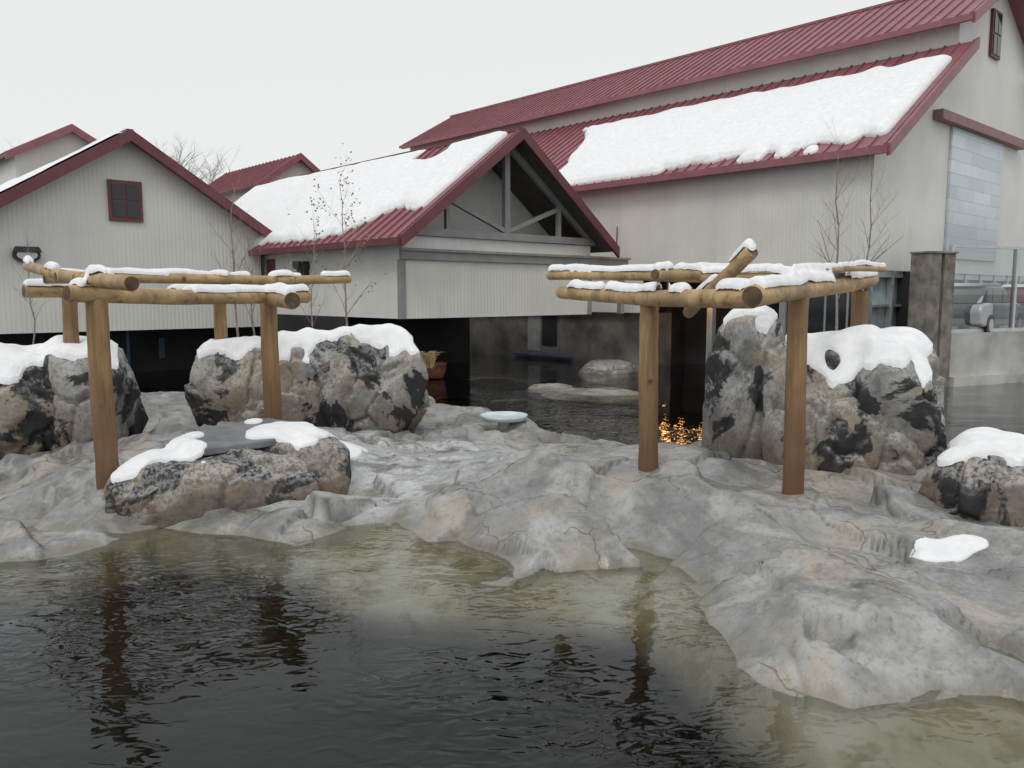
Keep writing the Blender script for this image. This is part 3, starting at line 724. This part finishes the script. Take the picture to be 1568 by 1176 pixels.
pergola('log_pergola',[(1.66,9.85,2.62,.12),(3.27,9.34,2.66,.12),(5.35,12.6,2.72,.13)],
 [((2.32,8.0,2.65),(.72,12.1,2.70),.10,.09),
  ((2.28,7.85,2.66),(5.8,13.2,2.93),.11,.105),
  ((2.45,8.55,3.12),(2.05,9.5,2.47),.075,.07),
  ((.55,12.2,2.96),(3.1,9.0,2.88),.065,.06),
  ((1.6,9.3,2.90),(4.9,12.9,3.02),.065,.06),
  ((3.3,9.6,2.95),(5.5,12.2,3.08),.045,.04)],(.3,6.1,7.5,13.5),47,.45)

gz=ground_z(-.16,15.4)
b=MB();b.lathe([(.12,-.25),(.12,-.02),(.42,.0),(.46,.06),(.47,.1),(.44,.1),(.42,.07),(.0001,.065)],(-.16,15.9,max(gz,.12)+.12),40);o=b.ob('round_feeding_tray',simple('pale_blue_plastic',(.62,.70,.72),.4,.1,4),None,True)
b=MB();b.lathe([(.22,0),(.27,.05),(.33,.25),(.34,.42),(.37,.43),(.37,.5),(.31,.5),(.28,.42),(.0001,.38)],(-2.45,26,.02),24);b.ob('terracotta_pot',simple('terracotta',(.22,.08,.045),.7),None,True)
b=MB();rr=random.Random(3)
for i in range(160):
    a=rr.uniform(0,6.28);l=rr.uniform(.2,.42);x,y=-1.58+rr.gauss(0,.06),15.0+rr.gauss(0,.1);z=1.35
    p=[Vector((x,y,z)),Vector((x+math.cos(a)*l*.25,y+math.sin(a)*l*.25,z+l*.7)),Vector((x+math.cos(a)*l*.6,y+math.sin(a)*l*.6,z+l*.75))]
    b.tube(p,[.006,.005,.002],3,False)
b.ob('dry_grass_tuft',simple('straw',(.35,.27,.13),.8))

# ------------------------------------------------------------------ trees
def branch(b,p,d,l,r,depth,rr,tips,spread=.6,k=4):
    n=4;P=[p];R_=[r];q=p.copy();dd=d.copy()
    for i in range(n):
        dd=(dd+Vector((rr.gauss(0,.09),rr.gauss(0,.09),rr.gauss(0,.05)+.03))).normalized()
        q=q+dd*l/n;P.append(q.copy());R_.append(r*(1-.6*(i+1)/n))
        if depth>0 and i>=0:
            for _ in range(rr.choice((1,1,2))):
                a=rr.uniform(0,6.28);sd=Vector((math.cos(a),math.sin(a),.35)).normalized()
                branch(b,q.copy(),(dd*(1-spread)+sd*spread).normalized(),l*rr.uniform(.35,.6),R_[-1]*.6,depth-1,rr,tips,spread,3)
    b.tube(P,R_,k if r>.01 else 3,False);tips.append(P[-1])
def tree(name,x,y,z,h,r,depth,seed,mat,leaves=0,spread=.5):
    rr=random.Random(seed);b=MB();tips=[]
    P=[Vector((x,y,z))];R_=[r];q=P[0].copy();n=9
    for i in range(n):
        q=q+Vector((rr.gauss(0,.012)*h,rr.gauss(0,.012)*h,h/n));P.append(q.copy());R_.append(r*(1-.85*(i+1)/n))
        if i>=2:
            for _ in range(2):
                a=rr.uniform(0,6.28);d=Vector((math.cos(a)*spread,math.sin(a)*spread,.8)).normalized()
                branch(b,q.copy(),d,h*rr.uniform(.16,.3)*(1.1-i/n*.6),R_[-1]*.5,depth,rr,tips)
    b.tube(P,R_,6,False)
    o=b.ob(name,mat)
    if leaves:
        lb=MB()
        for _ in range(leaves):
            t=rr.choice(tips);c=t+Vector((rr.gauss(0,.04),rr.gauss(0,.04),rr.gauss(0,.05)));u=Vector((rr.uniform(-1,1),rr.uniform(-1,1),rr.uniform(-1,1))).normalized()*.035;v=u.orthogonal().normalized()*.02
            lb.quad(tuple(c-u),tuple(c+v),tuple(c+u),tuple(c-v))
        lb.ob('leaves',M_leaf,o)
    return o
tree('bare_sapling',-6.9,20.5,1.0,4.8,.035,1,3,M_bark)
tree('bare_sapling',-6.5,20.3,1.0,3.2,.03,1,43,M_bark)
tree('bare_sapling',-11.6,19.6,1.0,3.2,.022,1,8,M_bark)
tree('bare_sapling',-3.55,18.0,.8,4.3,.03,1,5,M_bark,140)
tree('bare_sapling',-4.3,17.6,.8,3.6,.02,1,15,M_bark,60)
tree('bare_sapling',6.6,16.6,1.0,4.6,.035,1,21,M_bark)
tree('bare_sapling',8.6,20.0,1.0,5.0,.035,1,31,M_bark)
boulders('low_boulder',[(-6.8,20.6,.4,1.2,.9,.8,0,3),(-11.6,19.8,.4,1.5,.9,.8,0,3)],5)
boulders('low_boulder',[(6.7,16.9,.4,1.4,.9,.9,0,3),(8.6,20.2,.4,1.2,.9,.85,0,3)],5)
boulders('low_boulder',[(-3.7,18.0,.4,1.2,.7,.75,0,3)],5)
b=MB();rr=random.Random(9);tips=[]
for i in range(18):
    u=rr.choice((-55,-50,-46,-43,-33,-31,-29,-60,-49,-52,-36));x=u+rr.gauss(0,1.2);y=80+rr.gauss(0,4);h=rr.uniform(9,13)
    q=Vector((x,y,1.4));P=[q.copy()]
    for j in range(6):
        q=q+Vector((rr.gauss(0,.2),rr.gauss(0,.2),h/6));P.append(q.copy())
        if j>=1:
            for _ in range(4):
                a=rr.uniform(0,6.28);branch(b,q.copy(),Vector((math.cos(a)*.7,math.sin(a)*.7,.7)).normalized(),h*.25,.06,2,rr,tips)
    b.tube(P,[.18*(1-j/7.5) for j in range(7)],5,False)
b.ob('distant_trees',M_fuzz)

t=NT('warm_lamp_glow');em=t.n.new('ShaderNodeEmission');em.inputs['Color'].default_value=(1,.46,.10,1);em.inputs['Strength'].default_value=22;t.L(em.outputs[0],t.out.inputs['Surface'])
Lp=empty('heat_lamp',(5.95,28.3,0),PHI)
b=MB();pos=((0,0),(.0,-.9),(.1,.8))
for i,(dx,dy) in enumerate(pos): b.lathe([(.03,-.02),(.09,.03),(.10,.2),(.07,.34)],(dx,dy,2.30),20)
b.ob('bulb',t.m,Lp,True)
b=MB()
for i,(dx,dy) in enumerate(pos): b.lathe([(.17,.34),(.16,.40),(.03,.46),(.03,1.09)],(dx,dy,2.31),20)
b.ob('shade',M_blk,Lp,True)

# ------------------------------------------------------------------ light
world=bpy.data.worlds.new('World');scene.world=world;world.use_nodes=True
nt=world.node_tree;bg=nt.nodes['Background']
sky=nt.nodes.new('ShaderNodeTexSky');sky.sky_type='NISHITA';sky.sun_disc=False
sky.sun_elevation=math.radians(48);sky.sun_rotation=math.radians(200)
hs=nt.nodes.new('ShaderNodeHueSaturation');hs.inputs['Saturation'].default_value=.12;nt.links.new(sky.outputs[0],hs.inputs['Color'])
mx=nt.nodes.new('ShaderNodeMix');mx.data_type='RGBA';mx.inputs[0].default_value=.9
nt.links.new(hs.outputs[0],mx.inputs[6]);mx.inputs[7].default_value=(8.6,8.85,8.8,1)
nt.links.new(mx.outputs[2],bg.inputs[0]);bg.inputs[1].default_value=.1
sd=bpy.data.lights.new('sun','SUN');sd.energy=.9;sd.angle=math.radians(20);sd.color=(1,.98,.95)
so=bpy.data.objects.new('sun',sd);scene.collection.objects.link(so)
el=math.radians(48);az=math.radians(200)
dv=Vector((math.sin(az)*math.cos(el),math.cos(az)*math.cos(el),math.sin(el)))
so.rotation_euler=dv.to_track_quat('Z','Y').to_euler();so.location=(0,-5,20)

cam=bpy.data.cameras.new('camera');cam.sensor_width=36;cam.lens=1250/1568*36;cam.clip_end=4000;cam.clip_start=.05
co=bpy.data.objects.new('camera',cam);scene.collection.objects.link(co)
co.location=(0,0,2.7);co.rotation_euler=(math.radians(90-6.3),0,0);scene.camera=co
